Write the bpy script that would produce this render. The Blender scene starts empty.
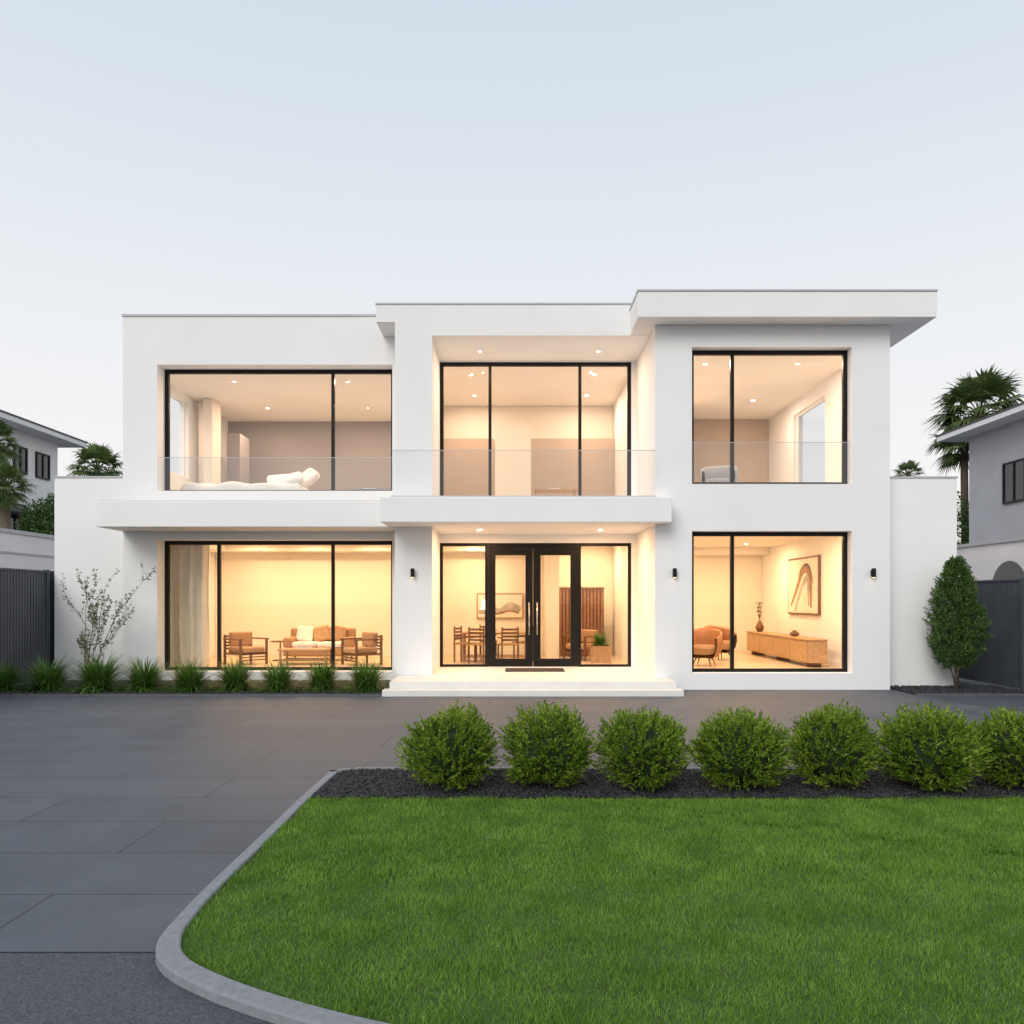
import bpy, math, random
import numpy as np
from mathutils import Vector, Matrix
random.seed(7); rng=np.random.default_rng(7)
S=bpy.context.scene
COL=S.collection
R=math.radians
# ---------------------------------------------------------------- materials
def newmat(name):
    m=bpy.data.materials.new(name); m.use_nodes=True
    nt=m.node_tree; b=nt.nodes['Principled BSDF']
    return m,nt,b
def N(nt,t,**k):
    n=nt.nodes.new(t)
    for a,v in k.items(): setattr(n,a,v)
    return n
def mat(name,c,rough=.6,var=.08,scale=3.0,bump=0.0,bscale=60,metal=0,spec=.5,detail=6):
    m,nt,b=newmat(name)
    b.inputs['Roughness'].default_value=rough; b.inputs['Metallic'].default_value=metal
    b.inputs['Specular IOR Level'].default_value=spec
    tc=N(nt,'ShaderNodeTexCoord')
    nz=N(nt,'ShaderNodeTexNoise'); nz.inputs['Scale'].default_value=scale; nz.inputs['Detail'].default_value=detail
    nt.links.new(tc.outputs['Object'],nz.inputs['Vector'])
    r=N(nt,'ShaderNodeValToRGB')
    r.color_ramp.elements[0].position=.3; r.color_ramp.elements[1].position=.7
    r.color_ramp.elements[0].color=(*[x*(1-var) for x in c],1); r.color_ramp.elements[1].color=(*[min(1,x*(1+var)) for x in c],1)
    nt.links.new(nz.outputs['Fac'],r.inputs['Fac']); nt.links.new(r.outputs['Color'],b.inputs['Base Color'])
    if bump:
        n2=N(nt,'ShaderNodeTexNoise'); n2.inputs['Scale'].default_value=bscale; n2.inputs['Detail'].default_value=4
        nt.links.new(tc.outputs['Object'],n2.inputs['Vector'])
        bp=N(nt,'ShaderNodeBump'); bp.inputs['Strength'].default_value=bump; bp.inputs['Distance'].default_value=.01
        nt.links.new(n2.outputs['Fac'],bp.inputs['Height']); nt.links.new(bp.outputs['Normal'],b.inputs['Normal'])
    return m
def leafmat(name,c1,c2,c3,rough=.5,trans=.25,nscale=6,rnd=.45):
    m,nt,b=newmat(name)
    g=N(nt,'ShaderNodeNewGeometry'); r=N(nt,'ShaderNodeValToRGB')
    r.color_ramp.elements[0].color=(*c1,1); r.color_ramp.elements[1].color=(*c3,1)
    e=r.color_ramp.elements.new(.5); e.color=(*c2,1)
    tc=N(nt,'ShaderNodeTexCoord'); nz=N(nt,'ShaderNodeTexNoise'); nz.inputs['Scale'].default_value=nscale; nz.inputs['Detail'].default_value=3
    nt.links.new(tc.outputs['Object'],nz.inputs['Vector'])
    mx=N(nt,'ShaderNodeMath',operation='MULTIPLY_ADD'); mx.inputs[1].default_value=rnd
    nt.links.new(g.outputs['Random Per Island'],mx.inputs[0])
    m2=N(nt,'ShaderNodeMath',operation='MULTIPLY_ADD'); m2.inputs[1].default_value=1.3; m2.inputs[2].default_value=-.15-rnd/2
    nt.links.new(nz.outputs['Fac'],m2.inputs[0]); nt.links.new(m2.outputs[0],mx.inputs[2])
    nt.links.new(mx.outputs[0],r.inputs['Fac'])
    nt.links.new(r.outputs['Color'],b.inputs['Base Color'])
    b.inputs['Roughness'].default_value=rough; b.inputs['Specular IOR Level'].default_value=.3
    if trans>0:
        out=nt.nodes['Material Output']; tr=N(nt,'ShaderNodeBsdfTranslucent'); ms=N(nt,'ShaderNodeMixShader'); ms.inputs[0].default_value=trans
        nt.links.new(r.outputs['Color'],tr.inputs['Color']); nt.links.new(b.outputs[0],ms.inputs[1]); nt.links.new(tr.outputs[0],ms.inputs[2]); nt.links.new(ms.outputs[0],out.inputs['Surface'])
    return m
def glassmat(name,tint=(.97,.98,.98),k=.8,base=0.035):
    m=bpy.data.materials.new(name); m.use_nodes=True; nt=m.node_tree; nt.nodes.clear()
    o=N(nt,'ShaderNodeOutputMaterial'); t=N(nt,'ShaderNodeBsdfTransparent'); t.inputs[0].default_value=(*tint,1)
    g=N(nt,'ShaderNodeBsdfGlossy'); g.inputs['Roughness'].default_value=.01; g.inputs[0].default_value=(1,1,1,1)
    f=N(nt,'ShaderNodeLayerWeight'); p=N(nt,'ShaderNodeMath',operation='POWER'); p.inputs[1].default_value=5
    f.inputs['Blend'].default_value=.5
    a=N(nt,'ShaderNodeMath',operation='MULTIPLY_ADD'); a.inputs[1].default_value=k; a.inputs[2].default_value=base; a.use_clamp=True
    ms=N(nt,'ShaderNodeMixShader')
    nt.links.new(f.outputs['Facing'],p.inputs[0]); nt.links.new(p.outputs[0],a.inputs[0]); nt.links.new(a.outputs[0],ms.inputs[0]); nt.links.new(t.outputs[0],ms.inputs[1]); nt.links.new(g.outputs[0],ms.inputs[2]); nt.links.new(ms.outputs[0],o.inputs[0])
    return m
def emis(name,c,s):
    m,nt,b=newmat(name); b.inputs['Base Color'].default_value=(.8,.8,.8,1); b.inputs['Emission Color'].default_value=(*c,1); b.inputs['Emission Strength'].default_value=s; return m
STUCCO=mat('white_stucco',(.85,.842,.833),.8,.02,.8,.25,140,spec=.3)
COPING=mat('grey_coping',(.46,.47,.49),.45,.05)
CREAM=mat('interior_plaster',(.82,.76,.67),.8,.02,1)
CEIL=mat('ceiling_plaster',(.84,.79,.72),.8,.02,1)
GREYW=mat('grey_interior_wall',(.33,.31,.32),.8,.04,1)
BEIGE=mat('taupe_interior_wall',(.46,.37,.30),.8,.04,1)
TILE=mat('pale_floor_tile',(.62,.50,.36),.3,.05,1)
BLACK=mat('black_aluminium',(.010,.0095,.009),.4,.1,8,spec=.2)
GLASS=glassmat('window_glass'); BGLASS=glassmat('balustrade_glass',(.87,.90,.91),.9,.07)
WOODM=mat('oak_wood',(.42,.25,.12),.45,.2,14)
WOODD=mat('walnut_wood',(.17,.075,.032),.45,.25,14)
SLAT=mat('cedar_slats',(.26,.12,.055),.5,.25,9)
FABRIC=mat('tan_fabric',(.40,.24,.13),.9,.1,20,.3,300)
FABW=mat('white_linen',(.78,.75,.72),.9,.04,6,.3,12)
FABG=mat('grey_linen',(.30,.31,.34),.9,.08,6,.3,12)
CURT=mat('cream_curtain',(.75,.66,.5),.9,.05,6)
STEP=mat('step_stone',(.74,.72,.69),.6,.04,3,.1,80)
MATR=mat('rubber_mat',(.03,.028,.026),.9,.2,30,.3,200)
KERB=mat('concrete_kerb',(.225,.238,.262),.8,.13,22,.6,120)
EDGE=mat('bed_edging_metal',(.10,.105,.115),.7,.1,6)
SOIL=mat('dark_soil',(.022,.021,.022),.95,.3,30,.6,60)
TURF=mat('turf_base',(.04,.085,.012),.95,.3,8,.6,60)
STONE=leafmat('black_gravel',(.012,.012,.014),(.03,.03,.034),(.085,.085,.092),.7,0,20)
BLADE=leafmat('grass_blade',(.068,.150,.014),(.130,.265,.026),(.235,.385,.052),.5,0,2.6,.6)
LEAF=leafmat('shrub_leaf',(.035,.085,.010),(.155,.27,.024),(.44,.56,.07),.42,.35,7,.75)
LEAFD=leafmat('dark_leaf',(.025,.07,.016),(.075,.145,.032),(.16,.25,.06),.5,.25,5)
TUFT=leafmat('strappy_leaf',(.035,.10,.018),(.10,.21,.035),(.20,.34,.07),.4,.25,5)
PALML=leafmat('palm_leaf',(.05,.085,.028),(.10,.15,.045),(.20,.24,.09),.45,.35,2)
BARK=mat('bark',(.12,.09,.065),.9,.25,20,.6,50)
TWIG=mat('twig_bark',(.20,.16,.12),.9,.25,20)
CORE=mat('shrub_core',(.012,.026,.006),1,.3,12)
NWHITE=mat('neighbour_render',(.82,.81,.81),.85,.04,1,.2,60)
NGREY=mat('neighbour_grey_render',(.44,.44,.47),.85,.05,1,.2,60)
ROOFT=mat('dark_roof_tile',(.06,.06,.065),.6,.15,6)
FENCE=mat('charcoal_fence',(.070,.079,.096),.55,.15,2)
DARKG=mat('dark_window',(.03,.035,.04),.08,.1,2)
CANVAS=mat('art_canvas',(.78,.72,.63),.9,.06,3,.2,120)
PAINTB=mat('brown_paint',(.30,.16,.08),.7,.4,5); PAINTG=mat('grey_paint',(.42,.38,.34),.7,.3,5); PAINTK=mat('dark_paint',(.08,.05,.035),.7,.3,5)
LAMPON=emis('lamp_glow',(1,.72,.4),6)
def pavers():
    m,nt,b=newmat('slate_pavers'); tc=N(nt,'ShaderNodeTexCoord'); br=N(nt,'ShaderNodeTexBrick')
    br.offset=.5; br.inputs['Scale'].default_value=1; br.inputs['Brick Width'].default_value=2.4; br.inputs['Row Height'].default_value=.8
    br.inputs['Mortar Size'].default_value=.008; br.inputs['Mortar Smooth'].default_value=.35; br.inputs['Bias'].default_value=0
    br.inputs['Color1'].default_value=(.076,.088,.108,1); br.inputs['Color2'].default_value=(.092,.104,.125,1); br.inputs['Mortar'].default_value=(.036,.041,.050,1)
    mp=N(nt,'ShaderNodeMapping'); mp.inputs['Location'].default_value=(.4,-.08,0)
    nt.links.new(tc.outputs['Object'],mp.inputs[0]); nt.links.new(mp.outputs[0],br.inputs['Vector'])
    n=N(nt,'ShaderNodeTexNoise'); n.inputs['Scale'].default_value=1.6; n.inputs['Detail'].default_value=10; n.inputs['Roughness'].default_value=.75
    nt.links.new(tc.outputs['Object'],n.inputs['Vector'])
    rr=N(nt,'ShaderNodeMapRange'); rr.inputs['From Min'].default_value=.3; rr.inputs['From Max'].default_value=.7; rr.inputs['To Min'].default_value=.78; rr.inputs['To Max'].default_value=1.22
    nt.links.new(n.outputs['Fac'],rr.inputs[0])
    mx=N(nt,'ShaderNodeVectorMath',operation='SCALE'); nt.links.new(br.outputs['Color'],mx.inputs[0]); nt.links.new(rr.outputs[0],mx.inputs['Scale'])
    nt.links.new(mx.outputs[0],b.inputs['Base Color'])
    n2=N(nt,'ShaderNodeTexNoise'); n2.inputs['Scale'].default_value=45; n2.inputs['Detail'].default_value=5; nt.links.new(tc.outputs['Object'],n2.inputs['Vector'])
    r2=N(nt,'ShaderNodeMapRange'); r2.inputs['To Min'].default_value=.5; r2.inputs['To Max'].default_value=.75; nt.links.new(n.outputs['Fac'],r2.inputs[0]); nt.links.new(r2.outputs[0],b.inputs['Roughness'])
    b.inputs['Specular IOR Level'].default_value=.3
    ad=N(nt,'ShaderNodeMath',operation='MULTIPLY_ADD'); ad.inputs[1].default_value=-1.5; nt.links.new(br.outputs['Fac'],ad.inputs[0]); nt.links.new(n2.outputs['Fac'],ad.inputs[2])
    bp=N(nt,'ShaderNodeBump'); bp.inputs['Strength'].default_value=.35; bp.inputs['Distance'].default_value=.006; nt.links.new(ad.outputs[0],bp.inputs['Height']); nt.links.new(bp.outputs[0],b.inputs['Normal'])
    return m
def asphalt():
    m,nt,b=newmat('asphalt'); tc=N(nt,'ShaderNodeTexCoord'); v=N(nt,'ShaderNodeTexVoronoi'); v.inputs['Scale'].default_value=130
    nt.links.new(tc.outputs['Object'],v.inputs['Vector']); r=N(nt,'ShaderNodeValToRGB')
    r.color_ramp.elements[0].color=(.036,.040,.048,1); r.color_ramp.elements[1].color=(.095,.102,.118,1); r.color_ramp.elements[1].position=.9
    sp=N(nt,'ShaderNodeSeparateColor'); nt.links.new(v.outputs['Color'],sp.inputs[0]); nt.links.new(sp.outputs[0],r.inputs[0]); nt.links.new(r.outputs[0],b.inputs['Base Color'])
    b.inputs['Roughness'].default_value=.85
    bp=N(nt,'ShaderNodeBump'); bp.inputs['Strength'].default_value=.5; bp.inputs['Distance'].default_value=.004; nt.links.new(v.outputs['Distance'],bp.inputs['Height']); nt.links.new(bp.outputs[0],b.inputs['Normal'])
    return m
PAVE=pavers(); ASPH=asphalt()
# ---------------------------------------------------------------- mesh helpers
def empty(name,loc=(0,0,0)):
    o=bpy.data.objects.new(name,None); o.location=loc; o.empty_display_size=.2; COL.objects.link(o); return o
class MB:
    def __init__(s): s.v=[];s.f=[];s.m=[];s.mats=[]
    def mi(s,m):
        if m not in s.mats: s.mats.append(m)
        return s.mats.index(m)
    def add(s,vs,fs,m):
        o=len(s.v); s.v+= [tuple(v) for v in vs]; i=s.mi(m)
        for f in fs: s.f.append(tuple(o+a for a in f)); s.m.append(i)
        return s
    def box(s,x0,x1,y0,y1,z0,z1,m,M=None):
        vs=[(x,y,z) for x in(x0,x1) for y in(y0,y1) for z in(z0,z1)]
        if M is not None: vs=[M@Vector(v) for v in vs]
        return s.add(vs,[(0,1,3,2),(4,6,7,5),(0,4,5,1),(2,3,7,6),(0,2,6,4),(1,5,7,3)],m)
    def tube(s,pts,rad,m,n=8,cap=True):
        pts=[Vector(p) for p in pts]; vs=[];fs=[]
        if not hasattr(rad,'__len__'): rad=[rad]*len(pts)
        for i,p in enumerate(pts):
            d=(pts[min(i+1,len(pts)-1)]-pts[max(i-1,0)]).normalized()
            a=d.orthogonal().normalized() if abs(d.z)<.9 else Vector((1,0,0)); a=(a-d*a.dot(d)).normalized(); b=d.cross(a)
            for k in range(n):
                t=2*math.pi*k/n; vs.append(p+(a*math.cos(t)+b*math.sin(t))*rad[i])
        for i in range(len(pts)-1):
            for k in range(n):
                k2=(k+1)%n; fs.append((i*n+k,i*n+k2,(i+1)*n+k2,(i+1)*n+k))
        if cap: fs.append(tuple(range(n))[::-1]); fs.append(tuple((len(pts)-1)*n+k for k in range(n)))
        return s.add(vs,fs,m)
    def build(s,name,parent=None,bevel=0,smooth=False,seg=2,sub=0,loc=None,rotz=0):
        me=bpy.data.meshes.new(name); me.from_pydata(s.v,[],s.f); 
        for m in s.mats: me.materials.append(m)
        me.polygons.foreach_set('material_index',s.m)
        if smooth: me.polygons.foreach_set('use_smooth',[True]*len(s.f))
        me.update(); o=bpy.data.objects.new(name,me); COL.objects.link(o)
        if parent: o.parent=parent
        if loc is not None: o.location=loc
        o.rotation_euler[2]=rotz
        if bevel:
            b=o.modifiers.new('bevel','BEVEL'); b.width=bevel; b.segments=seg; b.limit_method='ANGLE'
        if sub:
            b=o.modifiers.new('sub','SUBSURF'); b.levels=sub; b.render_levels=sub
        return o
def np_mesh(name,V,F,m,parent=None,loc=None,link=True):
    V=np.ascontiguousarray(V,dtype=np.float32); F=np.ascontiguousarray(F,dtype=np.int32); k=F.shape[1]
    me=bpy.data.meshes.new(name); me.vertices.add(len(V)); me.vertices.foreach_set('co',V.ravel())
    me.loops.add(F.size); me.loops.foreach_set('vertex_index',F.ravel()); me.polygons.add(len(F))
    me.polygons.foreach_set('loop_start',np.arange(0,F.size,k,dtype=np.int32)); me.polygons.foreach_set('loop_total',np.full(len(F),k,dtype=np.int32))
    me.materials.append(m); me.update(calc_edges=True)
    if not link: return me
    o=bpy.data.objects.new(name,me); COL.objects.link(o)
    if parent: o.parent=parent
    if loc is not None: o.location=loc
    return o
def unit(v): return v/np.maximum(np.linalg.norm(v,axis=1,keepdims=True),1e-9)
def leaf_arrays(P,D,L,W):
    n=len(P); D=unit(D); s=unit(np.cross(D,rng.normal(size=(n,3)))); L=np.asarray(L).reshape(-1,1); W=np.asarray(W).reshape(-1,1)
    V=np.stack([P,P+D*L*.5+s*W*.5,P+D*L,P+D*L*.5-s*W*.5],1).reshape(-1,3); F=np.arange(4*n).reshape(n,4); return V,F
def wall(mb,x0,x1,z0,z1,y0,y1,ops,m,axis='x'):
    xs=sorted({x0,x1,*[o[0] for o in ops],*[o[1] for o in ops]}); zs=sorted({z0,z1,*[o[2] for o in ops],*[o[3] for o in ops]})
    for a,b in zip(xs,xs[1:]):
        for c,d in zip(zs,zs[1:]):
            mx,mz=(a+b)/2,(c+d)/2
            if any(o[0]<mx<o[1] and o[2]<mz<o[3] for o in ops): continue
            if axis=='x': mb.box(a,b,y0,y1,c,d,m)
            else: mb.box(y0,y1,a,b,c,d,m)
def window(parent,name,x0,x1,z0,z1,y,mull,t=.085,dep=.08):
    mb=MB(); mb.box(x0,x1,y,y+dep,z1-t,z1,BLACK).box(x0,x1,y,y+dep,z0,z0+t*.8,BLACK)
    mb.box(x0,x0+t,y,y+dep,z0+t*.8,z1-t,BLACK).box(x1-t,x1,y,y+dep,z0+t*.8,z1-t,BLACK)
    for c in mull: mb.box(c-.035,c+.035,y,y+dep,z0+t*.8,z1-t,BLACK)
    mb.build(name+'_frame',parent)
    g=MB(); yy=y+dep*.5; xs=[x0+t]+[m for m in mull]+[x1-t]
    for a,b in zip(xs,xs[1:]):
        a2=a+(.035 if a!=x0+t else 0); b2=b-(.035 if b!=x1-t else 0)
        g.add([(a2,yy,z0+t*.8),(b2,yy,z0+t*.8),(b2,yy,z1-t),(a2,yy,z1-t)],[(0,1,2,3)],GLASS)
    g.build(name+'_glass',parent)
def PX(px,d): return (px-512)*d/800
def PZ(py,d): return 1.8+(600-py)*d/800
# ---------------------------------------------------------------- ground
def sheet(name,x0,x1,y0,y1,z,m):
    return MB().add([(x0,y0,z),(x1,y0,z),(x1,y1,z),(x0,y1,z)],[(0,1,2,3)],m).build(name)
sheet('ground',-600,600,-300,900,0,ASPH)
sheet('driveway',-14,14,4.08,26,.004,PAVE)
def pebbles(name,area_fn,n,size,z):
    P=area_fn(n); n=len(P); s=size*rng.uniform(.5,1.2,(n,1,1))
    base=np.array([[1,0,0],[0,1,0],[-1,0,0],[0,-1,0],[0,0,.7],[0,0,-.7]])[None]*s
    base=base*rng.uniform(.7,1.3,(n,6,1)); a=rng.uniform(0,6.28,n); c,sn=np.cos(a),np.sin(a)
    X=base[:,:,0]*c[:,None]-base[:,:,1]*sn[:,None]; Y=base[:,:,0]*sn[:,None]+base[:,:,1]*c[:,None]
    V=np.stack([X,Y,base[:,:,2]],2)+P[:,None,:]; f=np.array([[0,1,4],[1,2,4],[2,3,4],[3,0,4],[1,0,5],[2,1,5],[3,2,5],[0,3,5]])
    F=(f[None]+(np.arange(n)*6)[:,None,None]).reshape(-1,3)
    return np_mesh(name,V.reshape(-1,3),F,STONE)
for (x0,x1,y0,y1) in [(-10.25,-2.45,14.95,17.48),(7.62,9.9,15.05,16.38)]:
    e=empty('gravel_bed')
    MB().box(x0,x1,y0,y1,.0,.03,SOIL).build('bed_soil',e)
    mb=MB(); mb.box(x0-.03,x1+.03,y0-.03,y0-.001,0,.045,EDGE); mb.build('bed_edging',e)
    def fn(n,x0=x0,x1=x1,y0=y0,y1=y1): return np.stack([rng.uniform(x0,x1,n),rng.uniform(y0,y1,n),np.full(n,.04)],1)
    o=pebbles('gravel',fn,int(520*(x1-x0)*(y1-y0)),.03,.04); o.parent=e
# lawn outline
ctrl=[(-1.86,8.1),(-1.88,7),(-1.87,6),(-1.87,5),(-1.855,4.45),(-1.825,4.12),(-1.70,3.87),(-1.44,3.65),(-1.05,3.42),(-.55,3.20),(.1,3.01),(1.4,2.87),(4,2.82),(8.5,2.82),(8.85,2.95),(9,3.3),(9,5.5),(9,7.9),(8.85,8.2),(8.5,8.35),(5,8.35),(1,8.35),(-1.4,8.36),(-1.70,8.31),(-1.82,8.22)]
def cr(pts,k=6):
    out=[];n=len(pts)
    for i in range(n):
        p=[np.array(pts[(i+j-1)%n]) for j in range(4)]
        for t in np.arange(k)/k:
            out.append(.5*((2*p[1])+(-p[0]+p[2])*t+(2*p[0]-5*p[1]+4*p[2]-p[3])*t*t+(-p[0]+3*p[1]-3*p[2]+p[3])*t**3))
    return np.array(out)
O=cr(ctrl); T=np.roll(O,-1,0)-np.roll(O,1,0); T/=np.linalg.norm(T,axis=1,keepdims=True); NI=np.stack([-T[:,1],T[:,0]],1)
wf=np.where(O[:,1]<4.3,.118,np.where(O[:,1]>8.25,.05,.085)); k=np.ones(9)/9
wf=np.convolve(np.concatenate([wf[-4:],wf,wf[:4]]),k,'valid')
I=O+NI*wf[:,None]; n=len(O)
prof=[(0,0),(0,.042),(.08,.054),(.92,.054),(1,.045),(1,0)]
vs=[];fs=[]
for j,(a,z) in enumerate(prof):
    P=O+(I-O)*a
    vs+=[(p[0],p[1],z) for p in P]
for j in range(len(prof)-1):
    for i in range(n):
        i2=(i+1)%n; fs.append((j*n+i,j*n+i2,(j+1)*n+i2,(j+1)*n+i))
MB().add(vs,fs,KERB).build('kerb')
BY=7.10
def poly_in(P,poly):
    x,y=P[:,0],P[:,1]; ins=np.zeros(len(P),bool); m=len(poly)
    for i in range(m):
        x1,y1=poly[i]; x2,y2=poly[(i+1)%m]
        c=((y1>y)!=(y2>y))&(x<(x2-x1)*(y-y1)/((y2-y1)+1e-12)+x1); ins^=c
    return ins
lawn_e=empty('lawn')
MB().add([(p[0],p[1],.03) for p in I],[tuple(range(n))],TURF).build('turf',lawn_e)
WV=[(rng.uniform(6,26)*math.cos(a),rng.uniform(6,26)*math.sin(a),rng.uniform(0,6)) for a in rng.uniform(0,6.28,9)]
def blades(nn,ymin,ymax,h,w):
    P=np.stack([rng.uniform(-2,8.9,nn),rng.uniform(ymin,ymax,nn)],1); P=P[poly_in(P,I)]; P=P[P[:,1]<BY+rng.normal(0,.012,len(P))]
    P=P[P[:,0]<P[:,1]*.64+1.3]
    n=len(P); b=np.concatenate([P,np.full((n,1),.025)],1); a=rng.uniform(0,6.28,n); lean=np.abs(rng.normal(0,.6,n))
    cl=.88+.06*sum(np.sin(P[:,0]*p+P[:,1]*q+r_) for p,q,r_ in WV)
    H=h*rng.uniform(.5,1.2,n)*np.clip(cl,.7,1.2)
    d=np.stack([np.cos(a)*lean,np.sin(a)*lean,np.ones(n)],1); t=b+d*H[:,None]; a2=rng.uniform(0,3.14,n); s=np.stack([np.cos(a2),np.sin(a2),0*a2],1)*w*.5
    V=np.stack([b-s,b+s,t],1).reshape(-1,3); return V,np.arange(3*n).reshape(n,3)
V1,F1=blades(340000,2.8,5.0,.038,.0042); V2,F2=blades(250000,5.0,BY+.05,.042,.006)
np_mesh('grass_blades',np.concatenate([V1,V2]),np.concatenate([F1,F2+len(V1)]),BLADE,lawn_e)
bed=empty('mulch_bed')
idx=[i for i in range(n) if I[i][1]>BY]
st=[i for i in idx if (i-1)%n not in idx][0]; seq=[];i=st
while I[i%n][1]>BY and len(seq)<n: seq.append(i%n); i+=1
MB().add([(I[i][0],I[i][1],.037) for i in seq],[tuple(range(len(seq)))],SOIL).build('bed_soil',bed)
def fn(nn):
    P=np.stack([rng.uniform(-1.8,8.9,nn),rng.uniform(BY,8.34,nn)],1); P=P[poly_in(P,I)]; return np.concatenate([P,np.full((len(P),1),.045)],1)
o=pebbles('mulch',fn,26000,.017,.04); o.parent=bed
# ---------------------------------------------------------------- shrubs
def shrub_mesh(seed):
    r=np.random.default_rng(seed); ns=1020
    d=r.normal(size=(ns,3)); d[:,2]=d[:,2]*.9+.25; d=unit(d); d[:,2]=np.maximum(d[:,2],-.6); d=unit(d)
    lob=1+.05*np.sin(d[:,0]*5+seed)+.05*np.sin(d[:,1]*6+2*seed)+.05*np.sin(d[:,2]*7+d[:,0]*4)
    rad=lob*r.uniform(.78,1.09,ns); tip=d*rad[:,None]*np.array([.47,.47,.42])+np.array([0,0,.42])
    tip[:,2]=np.maximum(tip[:,2],.05+r.uniform(0,.07,ns))
    dirn=unit(unit(d)+np.array([0,0,.6])+r.normal(size=(ns,3))*.22); k=18
    t=np.linspace(0,1,k)[None,:,None]; L=r.uniform(.10,.17,ns)[:,None,None]
    P=tip[:,None,:]-dirn[:,None,:]*L*(1-t)
    ld=dirn[:,None,:]+r.normal(size=(ns,k,3))*.55*(1.15-t*.7)
    n=ns*k; LL=(r.uniform(.03,.055,(ns,k))*(1.1-.35*t[:,:,0])).ravel()
    V,F=leaf_arrays(P.reshape(-1,3),ld.reshape(-1,3),LL,LL*.34)
    V[:,2]=np.maximum(V[:,2],.0)
    return np_mesh('shrub_foliage',V,F,LEAF,link=False)
sm=[shrub_mesh(i) for i in (1,2,3,4)]
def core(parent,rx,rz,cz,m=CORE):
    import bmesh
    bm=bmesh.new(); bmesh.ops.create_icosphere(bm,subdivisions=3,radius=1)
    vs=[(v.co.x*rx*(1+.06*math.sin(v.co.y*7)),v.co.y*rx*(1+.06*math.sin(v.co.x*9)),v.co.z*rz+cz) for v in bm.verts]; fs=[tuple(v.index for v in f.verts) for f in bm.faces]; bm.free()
    return MB().add(vs,fs,m).build('dark_filler_core',parent,smooth=True)  # solid dark ellipsoid added inside the foliage to stop see-through, not modelled branches
for i,(px,s) in enumerate([(451,.93),(548,.92),(643,.90),(740,.93),(833,.89),(929,1.03),(1020,.93),(1114,.94),(1208,.95)]):
    d=7.5+.05*math.sin(i*2.1); e=empty('round_shrub',(PX(px,d),d,.02)); e.rotation_euler[2]=i*1.3; e.scale=(s,s*1.0,.92*(.98+.03*math.sin(i*1.7)))
    o=bpy.data.objects.new('foliage',sm[i%4]); COL.objects.link(o); o.parent=e
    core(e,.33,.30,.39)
def tuft_mesh(seed):
    r=np.random.default_rng(seed); n=900; a=r.uniform(0,6.28,n); el=r.uniform(.2,1.5,n); L=r.uniform(.45,.78,n)
    h=np.stack([np.cos(a),np.sin(a),0*a],1); p=h*r.uniform(0,.10,n)[:,None]; V=[];seg=5
    s=np.stack([-np.sin(a),np.cos(a),0*a],1)
    for k in range(seg+1):
        t=k/seg; w=.010*(1-t**2)+.001
        V.append(p-s*w);V.append(p+s*w); e=el-t*r.uniform(.4,1.3,n)*1.1; p=p+(h*np.cos(e)[:,None]+np.array([[0,0,1]])*np.sin(e)[:,None])*(L/seg)[:,None]
    V=np.stack(V,1); m=2*(seg+1); V=V.reshape(-1,3); V[:,2]=np.maximum(V[:,2],.01)
    f=np.array([[2*k,2*k+1,2*k+3,2*k+2] for k in range(seg)]); F=(f[None]+(np.arange(n)*m)[:,None,None]).reshape(-1,4)
    return np_mesh('strappy_leaves',V,F,TUFT,link=False)
tm=[tuft_mesh(i) for i in (11,12,13)]
for i,px in enumerate([2,48,99,145,190,235,278,322,366]):
    d=15.6+.12*math.sin(i*3); o=bpy.data.objects.new('ornamental_grass',tm[i%3]); COL.objects.link(o); o.location=(PX(px,d),d,.03); o.rotation_euler[2]=i*.9; s=[.85,.98,1.08,.97,.93,.93,.89,.9,.92][i]; o.scale=(s,s,s*1.12)
def sapling(name,loc,H,leafm,seed,spread=.55,nl=2,r0=.013):
    r=random.Random(seed); e=empty(name,loc); mb=MB(); LP=[];LD=[]
    def br(p,d,L,rad,lev):
        pts=[p];q=p
        for k in range(4):
            d=(d+Vector((r.uniform(-.13,.13),r.uniform(-.13,.13),.06))).normalized(); q=q+d*L/4; pts.append(q)
            if lev>=1:
                for _ in range(nl):
                    LP.append(tuple(q+Vector((r.uniform(-.03,.03),r.uniform(-.03,.03),r.uniform(-.03,.03))))); LD.append((r.uniform(-1,1),r.uniform(-1,1),r.uniform(-.3,1)))
        mb.tube(pts,[rad,rad*.85,rad*.7,rad*.6,rad*.5],TWIG,6)
        if lev<2:
            for k in range(4 if lev else 5):
                i=r.choice([1,2,3,4]); a=r.uniform(0,6.28); nd=(d*1.0+Vector((math.cos(a),math.sin(a),.3))*spread).normalized(); br(pts[i],nd,L*r.uniform(.35,.55),rad*.55,lev+1)
    for k in range(4):
        a=k*1.6+.5; br(Vector((math.cos(a)*.03,math.sin(a)*.03,0)),Vector((math.cos(a)*.16,math.sin(a)*.16,1)).normalized(),H*.66*r.uniform(.75,1.1),r0,0)
    mb.build('branches',e,smooth=True); n=len(LP); V,F=leaf_arrays(np.array(LP),np.array(LD),rng.uniform(.045,.085,n),rng.uniform(.02,.038,n)); np_mesh('leaves',V,F,leafm,e); return e
SAPL=leafmat('sapling_leaf',(.05,.08,.03),(.10,.14,.05),(.17,.2,.09),.5,.2,4)
sapling('slender_sapling',(PX(88,16.4),16.4,.03),2.5,SAPL,5,nl=3)
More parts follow.
